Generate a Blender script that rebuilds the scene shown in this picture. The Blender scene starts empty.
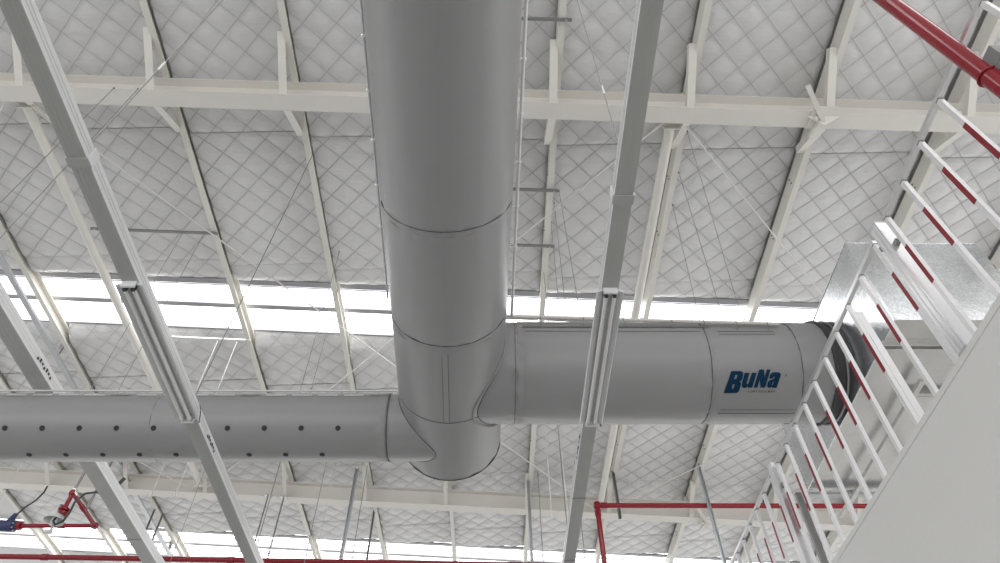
import bpy, math, random
import numpy as np
from mathutils import Vector, Matrix
random.seed(4); rng = np.random.default_rng(4)
S = bpy.context.scene; COL = S.collection
H = 1.6                                   # eye height; positions below are relative to the eye, +H = metres above floor

# ------------------------------------------------------------------ camera
F = 691.0
def _R(p, y, r):
    return Matrix.Rotation(y, 3, 'Z') @ Matrix.Rotation(p + math.pi/2, 3, 'X') @ Matrix.Rotation(r, 3, 'Z')
RC = _R(*[math.radians(a) for a in (50.2175, -1.2168, -.76)])
cam = bpy.data.cameras.new('camera'); co = bpy.data.objects.new('camera', cam); COL.objects.link(co)
co.matrix_world = Matrix.Translation((0, 0, H)) @ RC.to_4x4()
cam.sensor_width = 36; cam.lens = 36*F/1000; cam.clip_end = 300; S.camera = co
def ray(u, v): return RC @ Vector(((u-500)/F, -(v-281.5)/F, -1))
def atz(u, v, z): k = ray(u, v); return k*(z/k.z)      # pixel -> point at height z (relative to the eye)
def aty(u, v, y): k = ray(u, v); return k*(y/k.y)
def atx(u, v, x): k = ray(u, v); return k*(x/k.x)

# ------------------------------------------------------------------ world, exposure
W = bpy.data.worlds.new('sky'); S.world = W; W.use_nodes = True
bg = W.node_tree.nodes['Background']; bg.inputs[0].default_value = (.80, .87, 1, 1); bg.inputs[1].default_value = 1.0
vs = S.view_settings; vs.view_transform = 'Standard'; vs.look = 'None'; vs.exposure = 0.0; vs.gamma = 1; vs.use_curve_mapping = False
SKYLIGHT = 4.5; WINDOW = 2.4

# ------------------------------------------------------------------ materials
def mat(name, col, rough=.5, metal=0, bump=None, var=0, vscale=4, spec=.5, stretch=None, coat=0):
    m = bpy.data.materials.new(name); m.use_nodes = True; nt = m.node_tree; b = nt.nodes['Principled BSDF']
    b.inputs['Base Color'].default_value = (*col, 1); b.inputs['Roughness'].default_value = rough
    b.inputs['Metallic'].default_value = metal; b.inputs['Specular IOR Level'].default_value = spec
    b.inputs['Coat Weight'].default_value = coat
    tc = nt.nodes.new('ShaderNodeTexCoord'); mp = nt.nodes.new('ShaderNodeMapping')
    nt.links.new(tc.outputs['Object'], mp.inputs[0])
    if stretch: mp.inputs['Scale'].default_value = stretch
    if var:
        n = nt.nodes.new('ShaderNodeTexNoise'); n.inputs['Scale'].default_value = vscale; n.inputs['Detail'].default_value = 5
        r = nt.nodes.new('ShaderNodeMixRGB'); nt.links.new(mp.outputs[0], n.inputs['Vector'])
        r.inputs[1].default_value = (*[c*(1-var) for c in col], 1); r.inputs[2].default_value = (*[min(1, c*(1+var)) for c in col], 1)
        nt.links.new(n.outputs['Fac'], r.inputs[0]); nt.links.new(r.outputs[0], b.inputs['Base Color'])
    if bump:
        n = nt.nodes.new('ShaderNodeTexNoise'); n.inputs['Scale'].default_value = bump[0]; n.inputs['Detail'].default_value = 4
        nt.links.new(mp.outputs[0], n.inputs['Vector'])
        bp = nt.nodes.new('ShaderNodeBump'); bp.inputs['Strength'].default_value = bump[1]; bp.inputs['Distance'].default_value = bump[2]
        nt.links.new(n.outputs['Fac'], bp.inputs['Height']); nt.links.new(bp.outputs[0], b.inputs['Normal'])
    return m
def emit(name, col, s):
    m = bpy.data.materials.new(name); m.use_nodes = True; nt = m.node_tree; nt.nodes.clear()
    e = nt.nodes.new('ShaderNodeEmission'); o = nt.nodes.new('ShaderNodeOutputMaterial')
    e.inputs[0].default_value = (*col, 1); e.inputs[1].default_value = s; nt.links.new(e.outputs[0], o.inputs[0]); return m
def galvanised(name, dark, light, rough, scale=26, metal=.9):
    m = mat(name, light, rough, metal); nt = m.node_tree; b = nt.nodes['Principled BSDF']
    tc = [n for n in nt.nodes if n.type == 'TEX_COORD'][0]
    v = nt.nodes.new('ShaderNodeTexVoronoi'); v.inputs['Scale'].default_value = scale; v.inputs['Randomness'].default_value = 1
    n = nt.nodes.new('ShaderNodeTexNoise'); n.inputs['Scale'].default_value = 3; n.inputs['Detail'].default_value = 3
    r = nt.nodes.new('ShaderNodeMixRGB'); r.inputs[1].default_value = (*dark, 1); r.inputs[2].default_value = (*light, 1)
    sep = nt.nodes.new('ShaderNodeSeparateColor'); ad = nt.nodes.new('ShaderNodeMath'); ad.operation = 'MULTIPLY_ADD'
    nt.links.new(tc.outputs['Object'], v.inputs['Vector']); nt.links.new(tc.outputs['Object'], n.inputs['Vector'])
    nt.links.new(v.outputs['Color'], sep.inputs[0]); nt.links.new(sep.outputs[0], ad.inputs[0]); ad.inputs[1].default_value = .7
    nt.links.new(n.outputs['Fac'], ad.inputs[2]); 
    s2 = nt.nodes.new('ShaderNodeMath'); s2.operation = 'SUBTRACT'; s2.inputs[1].default_value = .3; nt.links.new(ad.outputs[0], s2.inputs[0])
    nt.links.new(s2.outputs[0], r.inputs[0]); nt.links.new(r.outputs[0], b.inputs['Base Color'])
    bp = nt.nodes.new('ShaderNodeBump'); bp.inputs['Strength'].default_value = .12; bp.inputs['Distance'].default_value = .01
    nt.links.new(n.outputs['Fac'], bp.inputs['Height']); nt.links.new(bp.outputs[0], b.inputs['Normal'])
    return m
M = dict(
    foil=mat('foil_faced_insulation', (.757, .757, .757), .33, .0, bump=(7, .45, .012), var=.03, vscale=2, stretch=(.7, 5, 1)),
    net=mat('net_wire', (.45, .45, .45), .6),
    cream=mat('cream_steel_paint', (.775, .752, .705), .45, var=.03),
    purlin=mat('cream_purlin_paint', (.775, .757, .70), .45, var=.03),
    fabric=mat('grey_duct_fabric', (.290, .289, .293), .43, bump=(60, .05, .004), var=.03, vscale=3, spec=.9),
    fabric2=mat('grey_duct_fabric_band', (.33, .322, .322), .55, bump=(40, .2, .006), var=.05, vscale=14),
    seam=mat('dark_seam_thread', (.10, .10, .105), .8),
    hole=mat('black_nozzle', (.035, .035, .037), .7),
    zipper=mat('black_strap', (.05, .05, .053), .55),
    trunkb=mat('trunk_grey_cover', (.46, .465, .45), .5, bump=(30, .05, .002)),
    trunks=mat('trunk_white_side', (.85, .86, .87), .35),
    lampw=mat('lamp_white_enamel', (.66, .67, .67), .3),
    tube=mat('lamp_glass_tube', (.80, .80, .78), .15),
    dark=mat('dark_plastic', (.05, .05, .055), .5),
    mark=mat('dark_stamp_ink', (.05, .045, .045), .6),
    alu=mat('white_aluminium', (.80, .80, .81), .32, .15),
    aluside=mat('brushed_aluminium', (.75, .75, .76), .3, .7),
    red=mat('red_tape', (.27, .018, .028), .5),
    redpipe=mat('red_pipe_gloss', (.27, .010, .020), .16, var=.06, vscale=30),
    galv=galvanised('galvanised_sheet', (.60, .625, .64), (.88, .90, .92), .21, 60),
    galvb=galvanised('galvanised_plain', (.66, .655, .635), (.74, .735, .715), .24, 30, .8),
    strut=mat('galvanised_strut', (.56, .58, .60), .35, .6, var=.06, vscale=20),
    strutd=mat('grey_zinc_strut', (.30, .30, .30), .45, .5),
    wire=mat('steel_wire', (.30, .30, .30), .4, .5),
    wirew=mat('bright_steel_wire', (.75, .75, .74), .35, .3),
    white=mat('white_plaster', (.71, .71, .695), .75, bump=(140, .1, .002), var=.02, vscale=30),
    floor=mat('pale_grey_epoxy_floor', (.42, .42, .415), .3, var=.04, vscale=.6),
    wall=mat('white_wall_sheet', (.75, .75, .74), .6),
    deck=mat('roof_deck_steel', (.7, .7, .7), .5),
    frame=mat('skylight_frame_grey', (.40, .40, .42), .45, .3),
    sky=emit('lit_skylight_sheet', (1.0, .995, 1.0), SKYLIGHT),
    win=emit('lit_window_pane', (1.0, .996, .992), WINDOW),
    logo=mat('logo_blue_ink', (.004, .035, .082), .8, spec=.15),
    ink=mat('logo_dark_ink', (.03, .03, .035), .8, spec=.1),
    blue=mat('dark_blue_enamel', (.03, .045, .13), .4),
)

# ------------------------------------------------------------------ mesh helpers
BASE = {}
def V3(p): return Vector(p)
class MB:
    def __init__(s): s.v = []; s.f = []; s.mi = []; s.sm = []
    def add(s, vs, fs, mi=0, smooth=False):
        o = len(s.v); s.v += [tuple(v) for v in vs]
        for f in fs: s.f.append([i+o for i in f]); s.mi.append(mi); s.sm.append(smooth)
        return s
    def box(s, a, b, mi=0):
        (x0, y0, z0), (x1, y1, z1) = a, b
        vs = [(x, y, z) for z in (z0, z1) for y in (y0, y1) for x in (x0, x1)]
        return s.add(vs, [(0, 2, 3, 1), (4, 5, 7, 6), (0, 1, 5, 4), (2, 6, 7, 3), (0, 4, 6, 2), (1, 3, 7, 5)], mi)
    def prism(s, pts, a, b, up=(0, 0, 1), mi=0, smooth=False, cap=True):
        # extrude a closed 2-D outline (side, up) from a to b
        a, b = V3(a), V3(b); d = (b-a).normalized(); u = V3(up)
        if abs(d.dot(u)) > .99: u = V3((0, 1, 0))
        sd = d.cross(u).normalized(); u = sd.cross(d)
        n = len(pts); vs = [c + sd*p[0] + u*p[1] for c in (a, b) for p in pts]
        fs = [(i, (i+1) % n, n+(i+1) % n, n+i) for i in range(n)]
        s.add(vs, fs, mi, smooth)
        if cap: s.add(vs, [tuple(range(n))[::-1], tuple(range(n, 2*n))], mi)
        return s
    def beam(s, a, b, w, h, up=(0, 0, 1), mi=0):
        return s.prism([(-w/2, -h/2), (w/2, -h/2), (w/2, h/2), (-w/2, h/2)], a, b, up, mi)
    def tube(s, a, b, r, n=10, mi=0, r2=None):
        a, b = V3(a), V3(b); d = (b-a).normalized(); u = V3((0, 0, 1)) if abs(d.z) < .95 else V3((0, 1, 0))
        sd = d.cross(u).normalized(); u = sd.cross(d); r2 = r if r2 is None else r2
        vs = [c + (sd*math.cos(t*2*math.pi/n) + u*math.sin(t*2*math.pi/n))*q for c, q in ((a, r), (b, r2)) for t in range(n)]
        s.add(vs, [(i, (i+1) % n, n+(i+1) % n, n+i) for i in range(n)], mi, n > 4)
        return s.add(vs, [tuple(range(n))[::-1], tuple(range(n, 2*n))], mi)
    def poly(s, pts, r, n=6, mi=0, closed=False):
        P = [V3(p) for p in pts]; m = len(P); vs = []; pu = None
        for i, p in enumerate(P):
            q = P[(i+1) % m] if (closed or i < m-1) else p; o = P[i-1] if (closed or i > 0) else p
            d = (q-o).normalized(); u = pu if pu is not None else (V3((0, 0, 1)) if abs(d.z) < .9 else V3((0, 1, 0)))
            u = (u - d*u.dot(d)).normalized(); pu = u; sd = d.cross(u)
            vs += [p + (sd*math.cos(t*2*math.pi/n) + u*math.sin(t*2*math.pi/n))*r for t in range(n)]
        k = m if closed else m-1
        fs = [(i*n+t, i*n+(t+1) % n, ((i+1) % m)*n+(t+1) % n, ((i+1) % m)*n+t) for i in range(k) for t in range(n)]
        s.add(vs, fs, mi, True)
        if not closed: s.add(vs, [tuple(range(n))[::-1], tuple(range((m-1)*n, m*n))], mi)
        return s
    def mesh(s, name, mats, off=(0, 0, 0)):
        me = bpy.data.meshes.new(name); o = V3(off)
        me.from_pydata([tuple(V3(v)-o) for v in s.v], [], s.f)
        for m in (mats if isinstance(mats, (list, tuple)) else [mats]): me.materials.append(m)
        me.polygons.foreach_set('material_index', s.mi); me.polygons.foreach_set('use_smooth', s.sm); me.update()
        import bmesh
        bm = bmesh.new(); bm.from_mesh(me); bmesh.ops.recalc_face_normals(bm, faces=bm.faces); bm.to_mesh(me); bm.free()
        return me
    def build(s, name, mats, parent=None, base=None):
        # vertices are given relative to the eye; the object's origin is its base point
        if parent is not None: off = BASE[parent.name]
        else: off = V3(base) if base is not None else sum((V3(v) for v in s.v), V3((0, 0, 0)))/len(s.v)
        o = bpy.data.objects.new(name, s.mesh(name, mats, off)); COL.objects.link(o)
        if parent is not None: o.parent = parent
        else: o.location = off + V3((0, 0, H))
        BASE[o.name] = off; return o
def inst(me, name, parent, at):
    # shared-mesh part at a point (relative to the eye)
    o = bpy.data.objects.new(name, me); COL.objects.link(o); o.parent = parent; o.location = V3(at) - BASE[parent.name]
    BASE[o.name] = BASE[parent.name]; return o
def tag(o, label, cat, group=None):
    o['label'] = label; o['category'] = cat
    if group: o['group'] = group
    return o
def thing(name, at, label, cat, group=None):
    o = bpy.data.objects.new(name, None); COL.objects.link(o); o.location = V3(at) + V3((0, 0, H)); o.empty_display_size = .1
    BASE[o.name] = V3(at); return tag(o, label, cat, group)
def structure(o): o['kind'] = 'structure'; return o

# ------------------------------------------------------------------ roof geometry
SL = .058
ZP = 7.45                                       # purlin underside at x = 0
def zr(x): return -SL*x                         # roof falls to the right
PX = [-.75 + 1.5*i for i in range(-6, 7)]       # purlin centres -9.75 .. 8.25
Y1, Y2 = 3.436, 11.43                           # rafters
SKY = [(-.55, .50), (6.61, 7.62), (13.77, 14.90)]
YA, YB, XA, XB = -9.0, 27.0, -19.0, 17.0
DZ = .26                                        # blanket plane above purlin underside

# ---- room shell
structure(MB().box((XA, YA, -1.8), (XB, YB, -1.6)).build('floor', M['floor'], base=(0, 0, -1.6)))
ceil = MB()
edges = [YA] + [e for a in SKY for e in a] + [21.0, 22.0, YB]
segs = [(edges[i], edges[i+1]) for i in range(0, len(edges), 2)]
for y0, y1 in segs:
    vs = [(x, y, ZP + DZ + .05 + d + zr(x)) for d in (0, .08) for (x, y) in ((XA, y0), (XB, y0), (XB, y1), (XA, y1))]
    ceil.add(vs, [(0, 1, 2, 3), (7, 6, 5, 4), (0, 4, 5, 1), (1, 5, 6, 2), (2, 6, 7, 3), (3, 7, 4, 0)])
ceiling = structure(ceil.build('ceiling', M['deck'], base=(0, 0, ZP)))

def side_wall(name, a, b, ztop_a, ztop_b, n, zl=-.4):
    # sheet wall with a long ribbon of daylight panes
    a, b = V3(a), V3(b); d = (b-a); t = d.normalized().cross(V3((0, 0, 1)))*.1
    def slab(mb, p, q, z0, zp, zq):
        vs = [p+V3((0, 0, z0)), q+V3((0, 0, z0)), q+V3((0, 0, zq)), p+V3((0, 0, zp))]
        mb.add(vs + [v+t for v in vs], [(0, 1, 2, 3), (7, 6, 5, 4), (0, 4, 5, 1), (1, 5, 6, 2), (2, 6, 7, 3), (3, 7, 4, 0)])
    m = MB(); slab(m, a, b, -1.6, zl, zl); slab(m, a, b, 4.4, ztop_a, ztop_b)
    w = structure(m.build(name, M['wall'], base=(a+b)/2 + V3((0, 0, -1.6))))
    post = MB()
    for i in range(n+1):
        c = a + d*(i/n); post.beam(c + t*.5 + V3((0, 0, zl)), c + t*.5 + V3((0, 0, 4.4)), .14, .1, up=t)
    post.build('window_mullion', M['wall'], w)
    for i in range(n):
        p, q = a + d*((i+.02)/n) + t*.5, a + d*((i+.98)/n) + t*.5
        pm = MB().add([p+V3((0, 0, zl)), q+V3((0, 0, zl)), q+V3((0, 0, 4.4)), p+V3((0, 0, 4.4))], [(0, 1, 2, 3)])
        pm.build('window_pane', M['win'], w)
zt = lambda x: ZP + DZ + zr(x) + .06
side_wall('wall_left', (XA, YA, 0), (XA, YB, 0), zt(XA), zt(XA), 9, 1.8)  # unseen wall; its sill is raised to cut the light from the left
side_wall('wall_right', (XB, YB, 0), (XB, YA, 0), zt(XB), zt(XB), 9)
side_wall('wall_back', (XB, YA, 0), (XA, YA, 0), zt(XB), zt(XA), 9)
side_wall('wall_front', (XA, YB, 0), (XB, YB, 0), zt(XA), zt(XB), 9)

# ---- skylights: lit sheets, frame bars
for k, (y0, y1) in enumerate(SKY + [(21.0, 22.0)]):
    z = lambda x: ZP + DZ + .06 + zr(x)
    fr = MB(); ym = (y0+y1)/2
    def bar(y, w, dz, h):
        fr.prism([(-w/2, -h/2), (w/2, -h/2), (w/2, h/2), (-w/2, h/2)], (-12, y, z(-12)+dz), (11, y, z(11)+dz))
    bar(y0-.03, .05, -.075, .03); bar(y0+.035, .045, -.05, .03); bar(y0+.10, .02, -.03, .03)
    bar(ym, .085, -.03, .05); bar(y1-.01, .03, -.05, .03)
    if k == 2: bar(y0+.30, .025, -.03, .03); bar(y0+.82, .03, -.03, .03)
    w = structure(fr.build('window_%d' % (k+1), M['frame'], base=(0, ym, ZP + DZ)))
    xs = [XA] + PX + [XB]
    for i in range(len(xs)-1):
        for a, b in ((y0, ym), (ym, y1)):
            MB().add([(xs[i], a, z(xs[i])), (xs[i+1], a, z(xs[i+1])), (xs[i+1], b, z(xs[i+1])), (xs[i], b, z(xs[i]))],
                     [(0, 3, 2, 1)]).build('skylight_pane', M['sky'], w)

# ---- quilted insulation blanket, one panel per bay and lap
CELL = .372; CX, CY = -4.31, 2.70              # diamond pitch and one knot
def quilt(x, y):
    a = ((x-CX) + (y-CY))/CELL; b = ((x-CX) - (y-CY))/CELL
    p = np.abs(np.sin(np.pi*a))*np.abs(np.sin(np.pi*b))
    w = .004*np.sin(23*x+3*np.sin(5*y)) * np.sin(31*y+2*np.sin(7*x)) + .005*np.sin(3.1*x+1.7*y)*np.sin(2.3*y-1.1*x)
    return -.018*np.power(p, .7) + .45*w*p
PW2 = .037
SKE = [e for a in SKY for e in a]
def drop(x, y):                                  # the blanket hangs lower at the open side of a purlin and rises across the bay, level again at the skylights
    b = (np.asarray(x, float) - PX[0] - PW2) % 1.5; y = np.asarray(y, float)
    f = np.clip(np.min([np.abs(y-e) for e in SKE], axis=0)/.2, 0, 1)
    return np.where(b > 1.5-2*PW2, 0.0, .155*(1-b/(1.5-2*PW2)))*f
LAPS = [(-2.0, -.62), (.55, 1.95), (1.95, 4.10), (4.10, 6.18), (6.18, 6.56), (7.63, 8.75), (8.75, 11.0), (11.0, 12.9), (12.9, 13.70), (14.92, 16.2)]
def panel(x0, x1, y0, y1):
    st = .034 if y0 > .5 and x0 > -9.5 and x1 < 8 else .07
    nx, ny = max(6, int((x1-x0)/st)), max(4, int((y1-y0)/st))
    gx = np.linspace(x0, x1, nx+1); X, Y = np.meshgrid(gx, np.linspace(y0, y1, ny+1))
    tx = np.clip(np.minimum(X-x0, x1-X)/.10, 0, 1); ty = np.clip(np.minimum(Y-y0, y1-Y)/.05, 0, 1)
    Z = ZP + DZ + zr(X) + quilt(X, Y) - drop(X, Y) + .010*(1-np.clip((x1-X)/.06, 0, 1))**2 + .016*(1-ty)**2
    if abs(y0-4.10) < .01 or abs(y0-8.75) < .01: Z -= .008
    v = np.stack([X, Y, Z], -1).reshape(-1, 3); off = np.array([(x0+x1)/2, (y0+y1)/2, ZP+DZ]); v = v-off
    i = np.arange(nx*ny); r, c = i//nx, i % nx; q = r*(nx+1)+c
    f = np.stack([q, q+nx+1, q+nx+2, q+1], -1)
    me = bpy.data.meshes.new('insulation_panel'); me.vertices.add(len(v)); me.vertices.foreach_set('co', v.ravel())
    me.loops.add(f.size); me.loops.foreach_set('vertex_index', f.ravel().astype(np.int32))
    me.polygons.add(len(f)); me.polygons.foreach_set('loop_start', np.arange(len(f), dtype=np.int32)*4)
    me.update(calc_edges=True); me.polygons.foreach_set('use_smooth', np.ones(len(f), dtype=bool)); me.materials.append(M['foil']); me.update()
    o = bpy.data.objects.new('insulation_panel', me); COL.objects.link(o); o.parent = ceiling
    o.location = V3(off) - BASE['ceiling']
for i in range(len(PX)-1):
    for y0, y1 in LAPS: panel(PX[i]+PW2+1e-4, PX[i+1]-PW2-1e-4, y0, y1)
# diamond wire net that holds the blanket up, one piece between skylights
for ya, yb in ((.55, 6.56), (7.63, 13.70), (14.92, 16.2)):
    m = MB(); xa, xb = PX[0], PX[-1]
    for sgn in (1, -1):
        ks = range(-80, 81)
        for k in ks:
            # x-CX + sgn*(y-CY) = k*CELL
            fx = lambda y: CX + k*CELL - sgn*(y-CY)
            lo, hi = ya, yb
            y_at = lambda x: CY + sgn*(k*CELL - (x-CX))
            ys = sorted((y_at(xa), y_at(xb))); lo = max(lo, ys[0]); hi = min(hi, ys[1])
            if hi-lo < .05: continue
            xs = sorted((fx(lo), fx(hi)))
            cut = [xs[0]] + sorted(q for P_ in PX for q in (P_-PW2, P_+PW2+.001) if xs[0] < q < xs[1]) + [xs[1]]
            cut = sorted(cut + [fx(e) for e0 in SKE for e in (e0-.2, e0+.2) if lo < e < hi])
            pts = [(x, y_at(x), ZP + DZ + zr(x) - .018 - float(drop(x, y_at(x)))) for x in cut]
            run = []
            for p_, x in zip(pts, cut):             # break the wire at each purlin
                if run and x - run[-1][0] > 0 and any(abs((x+run[-1][0])/2 - P_) < PW2 for P_ in PX):
                    if len(run) > 1: m.poly(run, .0030, 4)
                    run = []
                run.append(p_)
            if len(run) > 1: m.poly(run, .0030, 4)
    o = m.build('support_net', M['net'], ceiling); o['kind'] = 'stuff'

# ------------------------------------------------------------------ purlins (C sections open to the right)
pw, ph, pt = .074, .20, .008
cpts = [(-pw/2, 0), (pw/2, 0), (pw/2, .022), (pw/2-pt, .022), (pw/2-pt, pt), (-pw/2+pt, pt), (-pw/2+pt, ph-pt), (pw/2-pt, ph-pt), (pw/2-pt, ph-.022), (pw/2, ph-.022), (pw/2, ph), (-pw/2, ph)]
pm = MB().prism(cpts, (0, -2.0, 0), (0, 16.2, 0)).mesh('purlin', M['purlin'])
boltm = MB().tube((-.012, 0, 0), (.004, 0, 0), .011, 6).mesh('bolt', M['strutd'])
ORD = ['first', 'second', 'third', 'fourth', 'fifth', 'sixth']
for i, x in enumerate(PX):
    t = thing('roof_purlin', (x, 7, ZP + zr(x)), 'cream C-section roof purlin, %s from the long duct on the %s side' % (ORD[(5-i) if i < 6 else (i-7)] if i != 6 else 'first', 'hole-dotted branch' if i < 6 else 'logo branch') if i != 6 else 'cream C-section roof purlin mostly hidden above the long duct', 'purlin', 'roof purlins')
    inst(pm, 'channel', t, (x, 0, ZP + zr(x)))
    for y in (Y1+1.05, Y1+1.9, Y1+3.4, Y1+4.1, Y1+5.6, Y2-1.6, Y2+1.2):
        for dz in ((.07, .14) if x > 0 else (.1,)): inst(boltm, 'bolt', t, (x-pw/2, y, ZP + zr(x) + dz))

# ------------------------------------------------------------------ rafters with fly braces
RD, RW = .335, .196
ipts = [(-RW/2, -RD), (RW/2, -RD), (RW/2, -RD+.014), (.005, -RD+.014), (.005, -.014), (RW/2, -.014), (RW/2, 0), (-RW/2, 0), (-RW/2, -.014), (-.005, -.014), (-.005, -RD+.014), (-RW/2, -RD+.014)]
def angle(a, b, w, t=.007, up=(0, 0, 1)):
    return MB().prism([(-w/2, 0), (w/2, 0), (w/2, t), (-w/2+t, t), (-w/2+t, w), (-w/2, w)], a, b, up)
for yr, lab in ((Y1, 'cream steel I-beam rafter crossing over the long main run of the duct'),
                (Y2, 'cream steel I-beam rafter behind the closed end of the duct, near the red sprinkler pipes')):
    t = thing('roof_rafter', (0, yr, ZP), lab, 'beam')
    MB().prism(ipts, (-15, yr, ZP + zr(-15)), (12, yr, ZP + zr(12))).build('beam', M['cream'], t)
    for i, x in enumerate(PX):
        zb = ZP - RD + zr(x); zq = ZP + zr(x); xo = x - pw/2 - .03
        big = .086 if yr == Y1 else .075
        angle((xo, yr-.66, zq+.05), (xo, yr-.085, zb+.015), big).build('fly_brace', M['cream'], t)
        angle((xo, yr+.07, zb+.012), (xo, yr+.62, zq+.05), big).build('fly_brace', M['cream'], t)
        for s in (-1, 1):   # cleat that bolts the purlin down
            if i % 2 == 0: pass
        MB().box((x-.09, yr-.05, zq), (x-.05, yr+.05, zq+.14)).build('purlin_cleat', M['cream'], t)
    # bracing node: gusset plates and clevis arms
    xn = 3.62 if yr == Y1 else 3.98
    zn = ZP - RD + zr(xn)
    g = MB().box((xn-.15, yr-.16, zn-.01), (xn+.12, yr+.10, zn-.002)); g.add([(xn-.2, yr-.05, zn-.012), (xn+.18, yr-.05, zn-.012), (xn, yr+.02, zn-.09)], [(0, 1, 2)])
    g.build('gusset_plate', M['cream'], t)
    MB().beam((xn-.02, yr-.02, zn-.04), (xn-.24, yr-.36, zn+.08), .05, .05).build('bracket_arm', M['cream'], t)
    MB().beam((xn-.02, yr-.04, zn-.04), (xn-.08, yr+.20, zn-.03), .05, .05).build('bracket_arm', M['cream'], t)
    MB().tube((xn-.10, yr-.04, zn-.06), (xn-.10, yr-.04, zn), .022, 8).build('bolt', M['cream'], t)

# ------------------------------------------------------------------ round struts between the rafters, cross-bracing rods
for x in (-5.42, 2.03):
    z = ZP - .20 + zr(x)
    t = thing('tie_tube', (x, (Y1+Y2)/2, z), ('cream round steel tie tube crossing above the hole-dotted branch' if x < 0 else 'cream round steel tie tube beside a purlin, passing above the logo branch'), 'tube')
    MB().tube((x, Y1+.20, z), (x, Y2-.20, z), .057, 20).build('pipe', M['cream'], t)
    for y0, y1 in ((Y1+.006, Y1+.20), (Y2-.20, Y2-.006)):
        MB().box((x-.075, min(y0, y1), z-.006), (x+.075, max(y0, y1), z+.006)).build('end_plate', M['cream'], t)
        ye = y1 if y0 < Y1+.1 else y0
        MB().box((x-.09, ye-.008, z-.075), (x+.09, ye+.008, z+.075)).build('end_flange', M['cream'], t)
def rod(a, b, lab, r=.011, tb=None):
    t = thing('brace_rod', (V3(a)+V3(b))/2, lab, 'rod', 'roof bracing rods')
    MB().tube(a, b, r, 8).build('rod', M['cream'], t)
    if tb:
        p, q = V3(a).lerp(V3(b), tb), V3(a).lerp(V3(b), tb+.035)
        d = (q-p); s = d.cross(V3((0, 0, 1))).normalized()*.022
        m = MB(); m.tube(p+s, q+s, .008, 6); m.tube(p-s, q-s, .008, 6); m.tube(p-d*.15, p+d*.1, .02, 8); m.tube(q-d*.1, q+d*.15, .02, 8)
        m.build('turnbuckle', M['aluside'], t)
zb = lambda x: ZP - .27 + zr(x)
nodes = [-12.97, -5.47, 2.03, 9.53]
labs = [('slanting bracing rod crossing over the purlins at the roof\'s high side', 'slanting bracing rod coming from the high roof edge'),
        ('slanting bracing rod passing behind the duct toward its closed end', 'slanting bracing rod with turnbuckle passing behind the long duct'),
        ('slanting bracing rod ending above the galvanised box', 'slanting bracing rod rising behind the branch duct from the red pipe corner')]
for k in range(3):
    a, b = nodes[k], nodes[k+1]
    rod((a+.1, Y1+.1, zb(a)), (b-.1, Y2-.1, zb(b)), labs[k][0], .009)
    rod((b-.1, Y1+.1, zb(b)-.03), (a+.1, Y2-.1, zb(a)-.03), labs[k][1], .009, tb=.115 if k == 1 else None)

# ------------------------------------------------------------------ fabric duct
XM, ZM, RM = -.304, 4.472, .50                   # main run along Y
YR, ZR2, RR = 4.907, 4.53, .485                  # right branch along X
YL, ZL, RL = 5.461, 4.316, .3294                   # left branch along X
YE = 5.86
duct = thing('fabric_duct', (XM, 2.5, ZM), 'large grey fabric air duct with two side branches and a blue logo', 'air duct')
def xm(s): return XM - .021*(s-1.4)                # the main run drifts a little off square
def ring_pt(axis, c, r, t, s):
    # point on a circle: t = angle from straight down, s = coordinate along the axis
    if axis == 'y': return (xm(s) + r*math.sin(t), s, c[1] - r*math.cos(t))
    return (s, c[0] + r*math.sin(t), c[1] - r*math.cos(t))
def sleeve(axis, c, R, s0, s1, name, n=72, pinch=(.007, .007), caps=(False, False), wr=.003, seed=0, mt='fabric'):
    L = s1-s0; k = max(10, int(abs(L)/.05)); vs = []
    for i in range(k+1):
        s = s0 + L*i/k; d0 = abs(s-s0); d1 = abs(s1-s)
        for j in range(n):
            t = 2*math.pi*j/n
            w = wr*(math.exp(-d0/.12)*math.sin(17*t+seed+3*math.sin(3*t)) + math.exp(-d1/.12)*math.sin(19*t+seed*2+2*math.sin(4*t)))
            w += .0015*math.sin(3*t+seed+2.1*s)*math.sin(1.3*s+t)
            r = R - pinch[0]*math.exp(-(d0/.035)**2) - pinch[1]*math.exp(-(d1/.035)**2) + w
            vs.append(ring_pt(axis, c, r, t, s))
    m = MB(); m.add(vs, [(i*n+j, i*n+(j+1) % n, (i+1)*n+(j+1) % n, (i+1)*n+j) for i in range(k) for j in range(n)], 0, True)
    for e, cp in enumerate(caps):
        if cp: m.add(vs, [tuple(range(k*n if e else 0, (k*n if e else 0)+n))])
    return m.build(name, M[mt], duct)
cM, cR, cL = (XM, ZM), (YR, ZR2), (YL, ZL)
for i, (a, b) in enumerate(((-4.0, -.4), (-.4, 2.86), (2.86, 4.00), (4.00, YE))):
    sleeve('y', cM, RM, a, b, 'main_sleeve', caps=(i == 0, False), seed=i, wr=.0035)
def ring(axis, c, R, s, r, name='seam', mt='seam', n=80, t0=0, t1=2*math.pi):
    cl = t1-t0 > 6.28
    pts = [ring_pt(axis, c, R, t0+(t1-t0)*j/(n if cl else n-1), s) for j in range(n)]
    return MB().poly(pts, r, 5, closed=cl).build(name, M[mt], duct)
for s in (-.4, 2.86, 4.00): ring('y', cM, RM-.004, s, .0026)
# soft folded cuff after each zip
def cuff(axis, c, R, s0, s1, name='cuff'):
    return sleeve(axis, c, R, s0, s1, name, pinch=(.004, .004), wr=.002, seed=5, mt='fabric2')
for s in (2.905, 4.045): cuff('y', cM, RM+.003, s, s+.05)
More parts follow.
